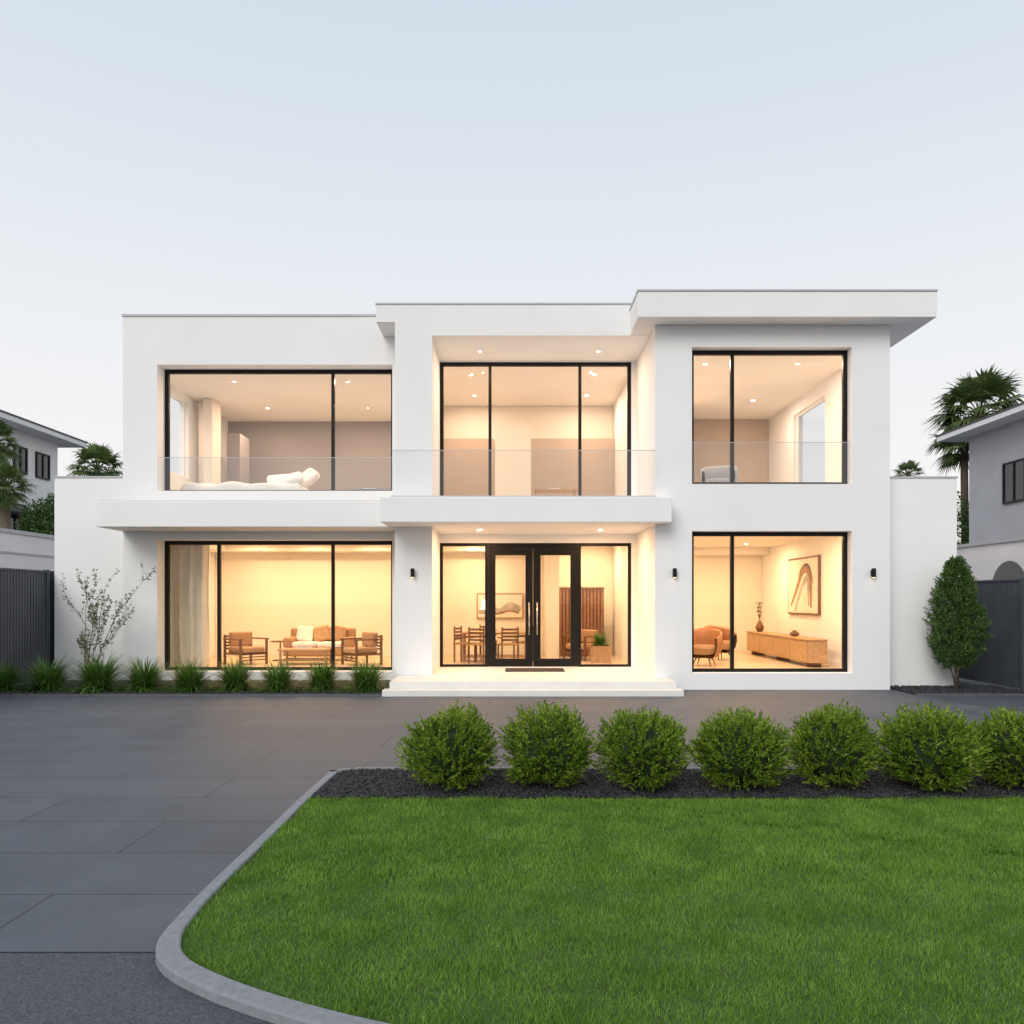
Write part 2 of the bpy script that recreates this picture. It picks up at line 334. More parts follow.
def conical(name,loc,H,W):
    e=empty(name,loc); r=np.random.default_rng(9); ns=2300; z=r.uniform(.0,1,ns)**.9; prof=np.interp(z,[0,.12,.3,.5,.75,.92,1],[.40,.78,1,.92,.62,.32,.06]); a=r.uniform(0,6.28,ns)
    rr=prof*W/2*(1+.2*np.sin(a*3+z*9)+.14*np.sin(a*5-z*14))*np.sqrt(r.uniform(.35,1.05,ns))
    P=np.stack([np.cos(a)*rr,np.sin(a)*rr,.38+z*(H-.38)],1); k=11; dirn=unit(np.stack([np.cos(a)*.6,np.sin(a)*.6,np.full(ns,.9)],1)+r.normal(size=(ns,3))*.3)
    t=np.linspace(0,1,k)[None,:,None]; Q=P[:,None,:]+dirn[:,None,:]*t*.13; D=dirn[:,None,:]+r.normal(size=(ns,k,3))*.6; L=r.uniform(.035,.065,ns*k)
    V,F=leaf_arrays(Q.reshape(-1,3),D.reshape(-1,3),L,L*.45); np_mesh('foliage',V,F,LEAFD,e)
    mb=MB(); mb.tube([(0,0,0),(.01,0,.5),(-.01,.01,1.2),(0,0,H*.8)],[.04,.035,.028,.01],BARK,8)
    for k in range(9):
        a=k*2.4; z=.35+k*.18; mb.tube([(0,0,z),(math.cos(a)*.22,math.sin(a)*.22,z+.22)],[.015,.006],BARK,5)
    for k in range(3):
        a=k*2.1+.4; mb.tube([(0,0,.03),(math.cos(a)*.12,math.sin(a)*.12,.55)],[.02,.012],BARK,5)
    mb.build('trunk',e,smooth=True)
conical('conical_shrub',(PX(956,15.8),15.8,.03),2.5,.88)
def palm(name,px,py,d,rad,nf=38,seed=1,trunk_r=.16):
    r=random.Random(seed); X,Zc=PX(px,d),PZ(py,d); e=empty(name,(X,d,0)); mb=MB(); c=Vector((0,0,Zc-rad*.25))
    mb.tube([(0,0,0),(.05,0,Zc*.5),(0,0,c.z)],[trunk_r*1.3,trunk_r,trunk_r*.95],BARK,12)
    vs=[];fs=[]
    for i in range(nf):
        a=i*2.399+r.uniform(-.2,.2); el=math.radians(80-125*(i/nf)+r.uniform(-8,8)); h=Vector((math.cos(a),math.sin(a),0)); dr=(h*math.cos(el)+Vector((0,0,1))*math.sin(el)).normalized()
        pl=rad*r.uniform(.42,.55); p1=c+dr*pl*.6; dr2=(dr-Vector((0,0,.18))).normalized(); p2=p1+dr2*pl*.4
        mb.tube([c,p1,p2],[.025,.018,.015],PALML,4,False)
        side=Vector((-math.sin(a),math.cos(a),0)); nrm=dr2.cross(side).normalized(); K=22; fl=rad*r.uniform(.5,.62)
        for k in range(K):
            t=(k/(K-1)-.5)*2; ang=t*1.75; ld=(dr2*math.cos(ang)+side*math.sin(ang)+nrm*(-.15*abs(t))).normalized(); l=fl*(1-.3*abs(t))*r.uniform(.9,1.05)
            sd=ld.cross(nrm).normalized()*fl*.045; m=p2+ld*l*.55; tp=p2+ld*l+Vector((0,0,-l*r.uniform(.1,.42)))
            o=len(vs); vs+=[p2,m-sd,m+sd,tp-sd*.1,tp+sd*.1]; fs+=[(o,o+1,o+2),(o+1,o+3,o+4,o+2)]
    mb.build('trunk',e,smooth=True); MB().add(vs,fs,PALML).build('fronds',e); return e
palm('fan_palm',980,402,33,2.15,46,1,.2); palm('fan_palm',964,436,33.5,1.5,28,6,.15)
palm('fan_palm',97,462,38,1.5,38,2); palm('fan_palm',4,480,23.5,.9,32,3); palm('fan_palm',908,470,36,.8,24,4,.1); palm('fan_palm',-7,436,25,.95,30,8)
def foliage_mass(name,boxes,m=LEAFD,n=9000,leaf=.12):
    e=empty(name)
    P=[]
    for (x,y,z,rx,ry,rz) in boxes:
        k=n//len(boxes); d=unit(rng.normal(size=(k,3)))*rng.uniform(.55,1.05,(k,1)); P.append(d*np.array([rx,ry,rz])+np.array([x,y,z]))
    P=np.concatenate(P); P=P[P[:,2]>.05]; V,F=leaf_arrays(P,rng.normal(size=(len(P),3)),rng.uniform(.6,1.3,len(P))*leaf,rng.uniform(.4,.7,len(P))*leaf); np_mesh('foliage',V,F,m,e)
    mb=MB()
    for (x,y,z,rx,ry,rz) in boxes: mb.tube([(x,y,0),(x,y,z)],[.12,.06],BARK,6)
    mb.build('trunks',e)
foliage_mass('background_trees',[(PX(954,33),33,4.0,.9,.9,2.2),(PX(42,26.5),26.5,3.9,.75,.7,1.2),(PX(53,28),28,3.8,.5,.6,1.7)],n=14000)
# ---------------------------------------------------------------- house
H=empty('modern_house')
mb=MB()
LO=(-7.76,-2.62); LU=(4.19,6.95); LL=(.23,3.12)
wall(mb,-8.51,-1.70,0,8.0,17.5,17.98,[(LO[0],LO[1],LU[0],LU[1]),(LO[0],LO[1],LL[0],LL[1])],STUCCO)
wall(mb,17.98,24.6,0,8.0,-8.51,-8.27,[(19.0,20.45,4.9,6.85)],STUCCO,'y')
mb.box(-8.27,-1.7,24.35,24.6,0,8.0,STUCCO)
mb.box(-8.27,-1.7,17.98,24.35,7.6,7.9,STUCCO)
mb.box(-8.27,-2.1,17.98,24.35,3.3,3.85,CEIL); mb.box(-8.27,-2.1,17.98,24.35,0,.24,TILE)
mb.box(-2.42,-2.12,17.98,24.35,.24,7.0,CREAM)
mb.box(-2.43,-1.66,16.6,18.42,.247,7.29,STUCCO)
mb.box(-2.43,2.86,16.6,18.62,7.29,7.57,STUCCO)
wall(mb,-1.66,2.86,.247,7.31,18.36,18.62,[(-1.66,2.74,.262,3.11),(-1.66,2.74,3.83,7.27)],STUCCO)
mb.box(-2.12,2.86,18.62,24.35,0,.24,TILE); mb.box(-2.12,2.86,18.62,24.35,3.33,3.80,CEIL)
mb.box(-1.7,2.86,24.35,24.6,0,7.6,STUCCO)
RO=(3.60,6.80); RU=(4.12,6.86); RL=(.34,3.18)
wall(mb,2.86,7.56,0,7.31,16.0,16.36,[(*RO,*RU),(*RO,*RL)],STUCCO)
mb.box(2.86,3.1,16.36,24.6,0,7.31,STUCCO)
wall(mb,16.36,24.6,0,7.31,7.32,7.56,[(18.7,20.8,4.35,6.6)],STUCCO,'y')
mb.box(3.1,7.32,24.35,24.6,0,7.31,STUCCO)
mb.box(3.1,7.32,16.36,24.35,3.3,3.95,CEIL); mb.box(3.1,7.32,16.36,24.35,0,.3,TILE)
mb.build('walls',H)
MB().box(-10.18,-8.52,17.8,21,0,4.52,STUCCO).box(-10.2,-8.515,17.78,21.02,4.52,4.555,COPING).build('side_wing',H)
MB().box(7.57,9.12,16.4,21,0,4.30,STUCCO).box(7.565,9.14,16.38,21.02,4.30,4.335,COPING).build('side_wing',H)
def slab(name,x0,x1,y0,y1,z0,z1,cop=True,bev=.012):
    MB().box(x0,x1,y0,y1,z0,z1,STUCCO).build(name,H,bevel=bev)
    if cop: MB().box(x0-.015,x1+.015,y0-.015,y1+.015,z1+.002,z1+.035,COPING).build(name+'_coping',H)
slab('right_roof_canopy',2.45,8.26,15.55,25,7.30,7.80)
slab('middle_roof_canopy',-2.82,2.83,16.6,24.9,7.57,7.93,True,0)
MB().box(-8.53,-1.72,17.48,24.62,8.002,8.05,COPING).build('parapet_coping',H)
slab('left_balcony_slab',-8.53,-2.44,16.4,17.56,3.30,3.83,False)
slab('entrance_canopy',-2.57,3.12,15.6,18.5,3.32,3.81,False)
MB().box(-8.5,-2.45,16.43,17.5,3.832,3.845,COPING).build('balcony_drip_edge',H)
MB().box(-2.33,3.13,15.2,18.5,0,.245,STEP).build('porch',H,bevel=.008)
MB().box(-2.42,3.2,14.88,15.2,0,.12,STEP).build('step',H,bevel=.008)
MB().box(-.15,1.15,17.3,18.1,.246,.262,MATR).build('doormat',H,bevel=.004)
MB().box(-8.27,-2.42,17.98,24.35,7.0,7.06,CEIL).box(-2.11,2.86,18.62,24.35,7.28,7.36,CEIL).box(3.1,7.32,16.36,24.35,6.95,7.01,CEIL).build('ceilings',H)
MB().box(-8.26,-2.43,21.5,22.29,3.12,3.299,CEIL).box(-8.26,-7.7,18.4,21.49,3.12,3.299,CEIL).box(3.11,7.31,22.7,23.39,3.1,3.299,CEIL).box(-2.11,.89,22.0,22.59,3.15,3.329,CEIL).build('ceiling_coves',H)
MB().box(-8.26,-2.43,22.27,22.299,.24,.36,FABW).box(-2.11,.89,22.57,22.599,.24,.36,FABW).box(3.11,7.28,23.37,23.399,.3,.42,FABW).box(7.29,7.318,16.4,23.36,.3,.42,FABW).build('skirting_boards',H)
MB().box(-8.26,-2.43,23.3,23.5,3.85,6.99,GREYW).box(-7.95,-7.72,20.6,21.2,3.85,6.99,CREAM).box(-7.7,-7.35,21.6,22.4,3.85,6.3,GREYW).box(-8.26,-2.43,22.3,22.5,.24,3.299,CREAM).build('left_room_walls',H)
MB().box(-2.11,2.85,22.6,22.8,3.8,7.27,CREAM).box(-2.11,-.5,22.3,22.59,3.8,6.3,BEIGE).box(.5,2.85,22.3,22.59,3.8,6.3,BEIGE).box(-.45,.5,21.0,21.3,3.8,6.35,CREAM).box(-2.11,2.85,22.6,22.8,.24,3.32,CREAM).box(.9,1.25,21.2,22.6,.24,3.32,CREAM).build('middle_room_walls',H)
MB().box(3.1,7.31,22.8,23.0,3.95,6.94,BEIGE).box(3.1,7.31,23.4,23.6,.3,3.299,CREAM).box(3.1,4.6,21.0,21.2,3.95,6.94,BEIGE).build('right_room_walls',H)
window(H,'upper_left_window',LO[0],LO[1],LU[0],LU[1],17.88,[PX(333,17.9)])
window(H,'lower_left_window',LO[0],LO[1],LL[0],LL[1],17.88,[PX(219,17.9),PX(333,17.9)])
window(H,'upper_right_window',RO[0],RO[1],RU[0],RU[1],16.22,[PX(732,16.25)])
window(H,'lower_right_window',RO[0],RO[1],RL[0],RL[1],16.22,[PX(732,16.25)])
window(H,'upper_middle_window',-1.66,2.74,3.83,7.27,18.40,[PX(490,18.4),PX(580,18.4)])
window(H,'left_sidelight',-1.66,PX(488,18.4),.262,3.11,18.40,[],.07)
window(H,'right_sidelight',PX(578,18.4),2.74,.262,3.11,18.40,[],.07)
DE=empty('front_door'); DE.parent=H
a,b=PX(488,18.4)+.003,PX(578,18.4)-.003; c=(a+b)/2
mb=MB(); gl=MB(); hd=MB()
mb.box(a,b,18.36,18.5,2.98,3.10,BLACK)
for (u,v) in ((a,c-.004),(c+.004,b)):
    t=.17; mb.box(u,u+t,18.38,18.46,.27,2.975,BLACK).box(v-t,v,18.38,18.46,.27,2.975,BLACK).box(u+t,v-t,18.38,18.46,.27,.45,BLACK).box(u+t,v-t,18.38,18.46,2.83,2.975,BLACK)
    gl.add([(u+t,18.42,.45),(v-t,18.42,.45),(v-t,18.42,2.83),(u+t,18.42,2.83)],[(0,1,2,3)],GLASS)
STEEL=mat('brushed_steel',(.6,.58,.55),.3,.05,5,metal=1)
for x in (c-.09,c+.09):
    hd.tube([(x,18.3,1.0),(x,18.3,1.75)],.014,STEEL,10).tube([(x,18.3,1.08),(x,18.38,1.08)],.008,STEEL,8).tube([(x,18.3,1.67),(x,18.38,1.67)],.008,STEEL,8)
mb.build('door_leaves',DE,bevel=.004); gl.build('door_glass',DE); hd.build('door_handles',DE,smooth=True)
for (nm,x,y0,y1,z0,z1) in (('slit_window',-8.4,19.0,20.45,4.9,6.85),('side_window',7.44,18.7,20.8,4.35,6.6)):
    mb=MB(); t=.05
    mb.box(x-.03,x+.03,y0,y1,z0,z0+t,STUCCO).box(x-.03,x+.03,y0,y1,z1-t,z1,STUCCO).box(x-.03,x+.03,y0,y0+t,z0+t,z1-t,STUCCO).box(x-.03,x+.03,y1-t,y1,z0+t,z1-t,STUCCO)
    mb.add([(x,y0+t,z0+t),(x,y1-t,z0+t),(x,y1-t,z1-t),(x,y0+t,z1-t)],[(0,1,2,3)],GLASS); mb.build(nm,H)
def balus(nm,x0,x1,y,z0,z1,joints=()):
    g=MB(); xs=[x0,*joints,x1]
    for a_,b_ in zip(xs,xs[1:]): g.add([(a_+.006,y,z0),(b_-.006,y,z0),(b_-.006,y,z1),(a_+.006,y,z1)],[(0,1,2,3)],BGLASS)
    g.box(x0,x1,y-.006,y+.006,z1+.001,z1+.012,COPING)
    g.build(nm,H)
balus('left_glass_balustrade',LO[0]+.01,LO[1]-.01,17.62,4.2,4.93)
balus('right_glass_balustrade',RO[0]+.01,RO[1]-.01,16.08,4.13,4.96)
balus('balcony_glass_balustrade',-2.36,2.82,15.75,3.81,4.74,(-.6,1.15))
MB().box(-2.38,2.84,15.71,15.79,3.812,3.85,COPING).build('balustrade_channel',H)
for (px,d) in ((413,16.6),(674,16.0),(872,16.0)):
    X=PX(px,d); Z=PZ(573,d); e=empty('wall_light',(X,d,Z)); mb=MB(); mb.box(-.03,.03,-.03,-.002,-.06,.06,BLACK)
    mb.tube([(0,-.08,-.09),(0,-.08,.09)],.042,BLACK,16); mb.box(-.012,.012,-.08,-.03,-.015,.015,BLACK); mb.tube([(0,-.08,-.093),(0,-.08,-.091)],.03,LAMPON,12); mb.build('lamp_body',e,smooth=False)
def downlight(x,y,z,w,c,size=.1):
    L=bpy.data.lights.new('downlight','AREA'); L.shape='DISK'; L.size=size; L.energy=w; L.color=c
    o=bpy.data.objects.new('downlight',L); COL.objects.link(o); o.location=(x,y,z-.012); o.parent=H
    mb=MB(); nn=16; vs=[];fs=[]
    for r_ in (size*.52,size*.75):
        for zz in (z-.014,z-.001):
            for k_ in range(nn): vs.append((x+r_*math.cos(k_*2*math.pi/nn),y+r_*math.sin(k_*2*math.pi/nn),zz))
    for k_ in range(nn):
        k2=(k_+1)%nn; fs+=[(k_,k2,2*nn+k2,2*nn+k_),(2*nn+k_,2*nn+k2,3*nn+k2,3*nn+k_),(k_,k2,nn+k2,nn+k_)]
    mb.add(vs,fs,STUCCO).build('downlight_trim',H)
WL=(1,.635,.325); WU=(1,.71,.50)
def grid(xs,ys,z,total,c,size=.1):
    w=total/(len(xs)*len(ys))
    for x in xs:
        for y in ys: downlight(x,y,z,w,c,size)
grid((-6.8,-5.3,-3.7),(18.9,20.9),3.3,265,WL,.08); grid((-6.6,-3.9),(19,21.6),7.0,215,WU,.07)
grid((-1.0,2.0),(19.3,21.5),3.33,215,WL,.08); grid((-1.0,2.0),(19.4,21.4),7.28,165,WU,.07)
grid((4.2,6.2),(17.4,21.2),3.3,290,WL,.08); grid((4.2,6.2),(17.4,20.6),6.95,200,WU,.07)
grid((-.7,1.9),(17.2,),3.32,105,(1,.60,.31),.08); grid((-.7,1.9),(17.6,),7.29,44,(1,.68,.45),.06)
# ---------------------------------------------------------------- furniture
def sofa(loc,rot,w=1.9,name='sofa'):
    e=empty(name,loc); e.rotation_euler[2]=rot; h=w/2
    MB().box(-h,h,-.45,.45,.12,.34,FABRIC).box(-h,h,.25,.47,.34,.82,FABRIC).box(-h,-h+.2,-.45,.25,.34,.6,FABRIC).box(h-.2,h,-.45,.25,.34,.6,FABRIC).build('sofa_body',e,bevel=.05,seg=3)
    MB().box(-h+.21,-.01,-.44,.24,.345,.48,FABW).box(.01,h-.21,-.44,.24,.345,.48,FABW).build('seat_cushions',e,bevel=.05,seg=3)
    for i,x in enumerate((-h*.5,0,h*.5)):
        o=MB().box(-.22,.22,-.06,.06,-.2,.2,[FABW,WOODM,FABRIC][i]).build('back_cushion',e,bevel=.06,seg=3,loc=(x,.15,.68)); o.rotation_euler=(-.2,[.1,-.2,.15][i],0)
    mb=MB()
    for x in(-h+.1,h-.1):
        for y in(-.35,.35): mb.tube([(x,y,0),(x,y,.13)],.02,WOODD,8)
    mb.build('legs',e)
def slatchair(loc,rot,name='wooden_armchair'):
    e=empty(name,loc); e.rotation_euler[2]=rot; mb=MB()
    for s in(-1,1):
        x=s*.36; mb.box(x-.025,x+.025,-.36,-.31,0,.6,WOODD).box(x-.025,x+.025,.3,.35,0,.72,WOODD).box(x-.035,x+.035,-.4,.36,.6,.635,WOODD).box(x-.02,x+.02,-.31,.3,.24,.29,WOODD)
    for k in range(5): mb.box(-.335,.335,.3,.325,.36+k*.075,.40+k*.075,WOODD)
    for k in range(3): mb.box(-.335,.335,-.36,-.335,.1+k*.07,.13+k*.07,WOODD)
    mb.box(-.335,.335,-.36,.3,.24,.27,WOODD); mb.build('chair_frame',e,bevel=.006)
    MB().box(-.32,.32,-.35,.26,.28,.42,FABRIC).box(-.3,.3,.14,.28,.43,.78,FABRIC).build('chair_cushions',e,bevel=.04,seg=3)
def coffee(loc,name='coffee_table',w=1.2,dp=.7,h=.38,m=WOODM):
    e=empty(name,loc); mb=MB().box(-w/2,w/2,-dp/2,dp/2,h-.05,h,m).box(-w/2+.05,w/2-.05,-dp/2+.05,dp/2-.05,.1,.13,m)
    for x in(-w/2+.06,w/2-.06):
        for y in(-dp/2+.06,dp/2-.06): mb.box(x-.025,x+.025,y-.025,y+.025,0,h-.05,m)
    mb.build('table',e,bevel=.008); MB().box(-.2,.1,-.12,.1,h+.001,h+.03,FABW).box(-.17,.07,-.1,.08,h+.031,h+.055,GREYW).build('books',e)
sofa((PX(322,21),20.8,.24),0,1.7); slatchair((PX(247,19.6),19.5,.24),.9); slatchair((PX(362,19.3),19.3,.24),-.9); coffee((PX(305,19.4),19.5,.24))
def side_table(loc):
    e=empty('side_table',loc); MB().tube([(0,0,0),(0,0,.02)],.2,WOODD,20).tube([(0,0,.02),(0,0,.48)],.02,WOODD,8).tube([(0,0,.48),(0,0,.51)],.24,WOODD,20).build('table',e)
side_table((PX(278,20.4),20.6,.24))
def curtain(name,x0,x1,y,z0,z1,amp=.05,fr=34):
    nx=int((x1-x0)*70); vs=[];fs=[]
    for j in range(7):
        z=z1+(z0-z1)*j/6
        for i in range(nx+1):
            x=x0+(x1-x0)*i/nx; vs.append((x+.01*math.sin(j*1.3+i*.2),y+amp*(.8+.2*j/6)*math.sin(x*fr+.4*math.sin(j*.7)),z))
    for j in range(6):
        for i in range(nx): a_=j*(nx+1)+i; fs.append((a_,a_+1,a_+nx+2,a_+nx+1))
    MB().add(vs,fs,CURT).build(name,smooth=True)
curtain('curtain',-7.95,-6.95,18.3,.26,3.25,.065,26)
def bed_(loc,name='bed'):
    e=empty(name,loc); MB().box(-1.55,1.15,-1,1,.0,.32,FABG).build('bed_base',e,bevel=.03)
    nx,ny=60,40; vs=[];fs=[]
    for j in range(ny+1):
        for i in range(nx+1):
            u=i/nx;v=j/ny;x=-1.6+2.8*u;y=-1.05+2.1*v; edge=min(u,1-u,v,1-v); z=.35+.24*min(1,edge/.06)**.5+.025*math.sin(x*7+3*math.sin(y*3))+.02*math.sin(y*11+x*4)
            vs.append((x,y,z))
    for j in range(ny):
        for i in range(nx): a_=j*(nx+1)+i; fs.append((a_,a_+1,a_+nx+2,a_+nx+1))
    MB().add(vs,fs,FABW).build('duvet',e,smooth=True)
    for (x,y,z,rx_,ry_,rz_) in ((.72,-.45,.70,.45,-.3,.2),(.9,.35,.84,.5,-.7,.3),(.45,.1,.76,.6,-.15,.5)):
        o=MB().box(-.36,.36,-.27,.27,-.11,.11,FABW).build('pillow',e,bevel=.10,seg=5,loc=(x,y,z),smooth=True); o.rotation_euler=(rx_,ry_,rz_)
bed_((PX(265,19.4),19.3,3.9))
coffee((PX(372,18.9),18.9,3.85),'bedside_bench',.9,.45,.55,FABG)
e=empty('sideboard',(6.98,20.0,.3)); mb=MB().box(-.42,.0,-2.3,2.3,.1,.6,WOODM); mb.build('cabinet',e,bevel=.008)
mb=MB(); 
for k in range(4): mb.box(-.44,-.421,-2.27+k*1.145,-1.15+k*1.145,.13,.565,WOODM)
for k in(-2,0,2): mb.box(-.38,-.04,k-.05,k+.05,0,.1,WOODD)
mb.box(-.45,.01,-2.33,2.33,.601,.63,WOODM)
mb.build('doors',e,bevel=.004)
def ribbon(mb,pts,ws,m,f):
    pts=[np.array(p) for p in pts]; vs=[];fs=[]; K=8; q=[];qw=[]
    for i in range(len(pts)-1):
        p0=pts[max(i-1,0)];p1=pts[i];p2=pts[i+1];p3=pts[min(i+2,len(pts)-1)]
        for t in np.arange(K)/K:
            q.append(.5*((2*p1)+(-p0+p2)*t+(2*p0-5*p1+4*p2-p3)*t*t+(-p0+3*p1-3*p2+p3)*t**3)); qw.append(ws[i]*(1-t)+ws[i+1]*t)
    for i,p in enumerate(q):
        d=q[min(i+1,len(q)-1)]-q[max(i-1,0)]; d=d/(np.linalg.norm(d)+1e-9); nn=np.array([-d[1],d[0]])*qw[i]
        vs+=[f(*(p-nn)),f(*(p+nn))]
    for i in range(len(q)-1): fs.append((2*i,2*i+1,2*i+3,2*i+2))
    mb.add(vs,fs,m)
e=empty('framed_artwork',(7.31,20.0,2.15)); 
mb=MB().box(-.05,-.005,-1.05,1.05,-.72,.72,WOODD).box(-.056,-.051,-1.0,1.0,-.67,.67,CANVAS)
ribbon(mb,[(.8,-.5),(.4,-.1),(.0,.35),(-.35,.42),(-.55,.1),(-.6,-.6)],[.03,.07,.10,.13,.10,.04],PAINTB,lambda u,v:(-.058,u,v))
ribbon(mb,[(.5,-.62),(.15,-.2),(-.15,.1),(-.38,.15),(-.45,-.55)],[.03,.06,.09,.07,.05],PAINTG,lambda u,v:(-.060,u,v))
ribbon(mb,[(.3,.25),(-.1,.5),(-.5,.45),(-.75,.0)],[.01,.02,.03,.012],PAINTK,lambda u,v:(-.062,u,v))
mb.build('picture',e)
def vase(name,loc,h=.35,twigs=True,m=WOODD):
    e=empty(name,loc); pr=[(0,.05),(.15,.1),(.4,.12),(.7,.08),(.9,.04),(1,.05)]
    MB().tube([(0,0,a_*h) for a_,_ in pr],[b_ for _,b_ in pr],m,16).build('vase_body',e,smooth=True)
    if twigs:
        r=random.Random(3); mb=MB(); P=[];D=[]
        for k in range(6):
            a_=k*.9; p=Vector((0,0,h)); d=Vector((math.cos(a_)*.2,math.sin(a_)*.2,1)); pts=[p]
            for j in range(4):
                p=p+d.normalized()*.12; d=d+Vector((r.uniform(-.25,.25),r.uniform(-.25,.25),0)); pts.append(p)
                for _ in range(3): P.append(tuple(p)); D.append((r.uniform(-1,1),r.uniform(-1,1),r.uniform(-.2,1)))
            mb.tube(pts,.006,WOODD,5)
        mb.build('twigs',e); V,F=leaf_arrays(np.array(P),np.array(D),np.full(len(P),.06),np.full(len(P),.03)); np_mesh('leaves',V,F,LEAFD,e)
vase('vase_with_branches',(6.78,21.9,.935),.3); vase('bowl',(6.78,19.2,.935),.14,False)
WOODT=mat('tan_leather',(.36,.16,.065),.5,.12,6)
def tub(loc,rot,name='tub_chair',m=WOODT):
    e=empty(name,loc); e.rotation_euler[2]=rot; vs=[];fs=[];nn=28
    rows=[(.0,.16),(.05,.30),(.2,.38),(.42,.42),(.62,.41),(.66,.385),(.6,.35),(.42,.34),(.3,.33)]
    for j,(z,r_) in enumerate(rows):
        for k_ in range(nn+1):
            t=math.pi*(-.18)+k_/nn*math.pi*1.36; hh=.3*math.sin(max(0,math.pi*(k_/nn)))**1.0; zz=.16+z*(.75+hh) 
            vs.append((r_*math.cos(t),r_*math.sin(t),zz))
    for j in range(len(rows)-1):
        for k_ in range(nn): a_=j*(nn+1)+k_; fs.append((a_,a_+1,a_+nn+2,a_+nn+1))
    MB().add(vs,fs,m).build('shell',e,smooth=True)
    MB().tube([(0,0,.3),(0,-.02,.44),(0,-.02,.47)],[.3,.34,.30],FABRIC if m is WOODT else m,24).build('seat',e,bevel=.02)
    mb=MB()
    for k_ in range(4):
        a_=k_*math.pi/2+.78; mb.tube([(math.cos(a_)*.14,math.sin(a_)*.14,.3),(math.cos(a_)*.3,math.sin(a_)*.3,0)],[.018,.012],WOODD,8)
    mb.build('legs',e)
tub((PX(702,18.5),18.3,.3),-.5); tub((PX(718,20.4),20.2,.3),.4)
tub((PX(719,17.8),17.8,4.0),-.3,'lounge_chair',FABG)
coffee((PX(495,20.6),20.6,.24),'dining_table',1.7,.85,.74,WOODM)
def dchair(loc,rot):
    e=empty('dining_chair',loc); e.rotation_euler[2]=rot; mb=MB()
    for x in(-.2,.2):
        mb.box(x-.018,x+.018,-.2,-.165,0,.45,WOODD).box(x-.018,x+.018,.18,.215,0,.9,WOODD).box(x-.018,x+.018,-.2,.2,.62,.65,WOODD)
    mb.box(-.23,.23,-.22,.22,.45,.49,FABRIC)
    for k in range(4): mb.box(-.18,.18,.185,.205,.56+k*.085,.61+k*.085,WOODD)
    mb.build('chair_frame',e,bevel=.005)
for x,y,r_ in ((465,20.1,1.2),(480,19.7,2.7),(508,19.7,3.4),(523,20.5,-1.3),(488,21.4,.1)): dchair((PX(x,y),y,.24),r_)
e=empty('framed_picture',(PX(500,22.59),22.59,PZ(606,22.59)))
mb=MB().box(-.66,.66,-.04,-.002,-.36,.36,WOODM).box(-.62,.62,-.045,-.041,-.32,.32,CANVAS)
ribbon(mb,[(-.6,-.18),(-.3,-.08),(.0,-.15),(.3,-.02),(.6,-.12)],[.05,.1,.08,.13,.06],PAINTG,lambda u,v:(u,-.047,v))
ribbon(mb,[(-.5,-.2),(-.1,-.22),(.25,-.14),(.55,-.2)],[.01,.03,.02,.03],PAINTB,lambda u,v:(u,-.049,v))
mb.build('picture',e)
def floorlamp(loc,h=1.5):
    e=empty('floor_lamp',loc); MB().tube([(0,0,0),(0,0,.02)],.13,BLACK,16).tube([(0,0,.02),(0,0,h)],.01,BLACK,8).build('lamp_stand',e)
    MB().tube([(0,0,h-.05),(0,0,h+.22)],[.15,.11],emis('lampshade_glow',(1,.8,.5),2.2),20,False).build('lampshade',e)
floorlamp((PX(486,21.9),21.9,.24),1.35)
e=empty('slatted_timber_screen',(0,0,0)); mb=MB(); x0=PX(556,22)
for k in range(14): x=x0+k*.095; mb.box(x,x+.06,22.0,22.04,.26,2.1,SLAT)
mb.box(x0-.02,x0+1.32,22.041,22.07,.26,2.1,WOODD); mb.box(x0-.03,x0+1.33,21.98,22.08,2.101,2.15,WOODD); mb.build('slats',e)
def planter(loc):
    e=empty('potted_plant',loc); MB().box(-.24,.24,-.24,.24,0,.42,WOODM).box(-.2,.2,-.2,.2,.421,.43,SOIL).build('planter',e,bevel=.01)
    o=bpy.data.objects.new('plant_leaves',tm[0]); COL.objects.link(o); o.parent=e; o.location=(0,0,.42); o.scale=(.45,.45,.6)
planter((PX(600,20),20,.24)); slatchair((PX(583,20.9),20.9,.24),-.8,'wooden_armchair')
coffee((PX(555,20.5),20.3,3.8),'console_table',1.1,.4,.8,WOODM)
# ---------------------------------------------------------------- fences
def fence(name,x,y0,y1,h,side,post=None):
    e=empty(name); mb=MB(); n_=int((y1-y0)/.1)
    for k in range(n_):
        y=y0+k*.1; mb.box(x-.012,x+.012,y+.01,y+.09,.06,h-.04,FENCE)
    mb.box(x-.035,x+.035,y0,y1,h-.04,h,FENCE)
    mb.box(x-.004,x+.004,y0,y1,.06,h-.04,BLACK)
    yy=y0
    while yy<=y1: mb.box(x-.045,x+.045,yy-.045,yy+.045,0,h+.02,FENCE); yy+=2.4
    mb.build('fence_panels',e,bevel=.003)
fence('metal_fence',-10.3,10.5,19.5,2.45,-1); fence('metal_fence',10.0,10.83,20.4,2.22,1)
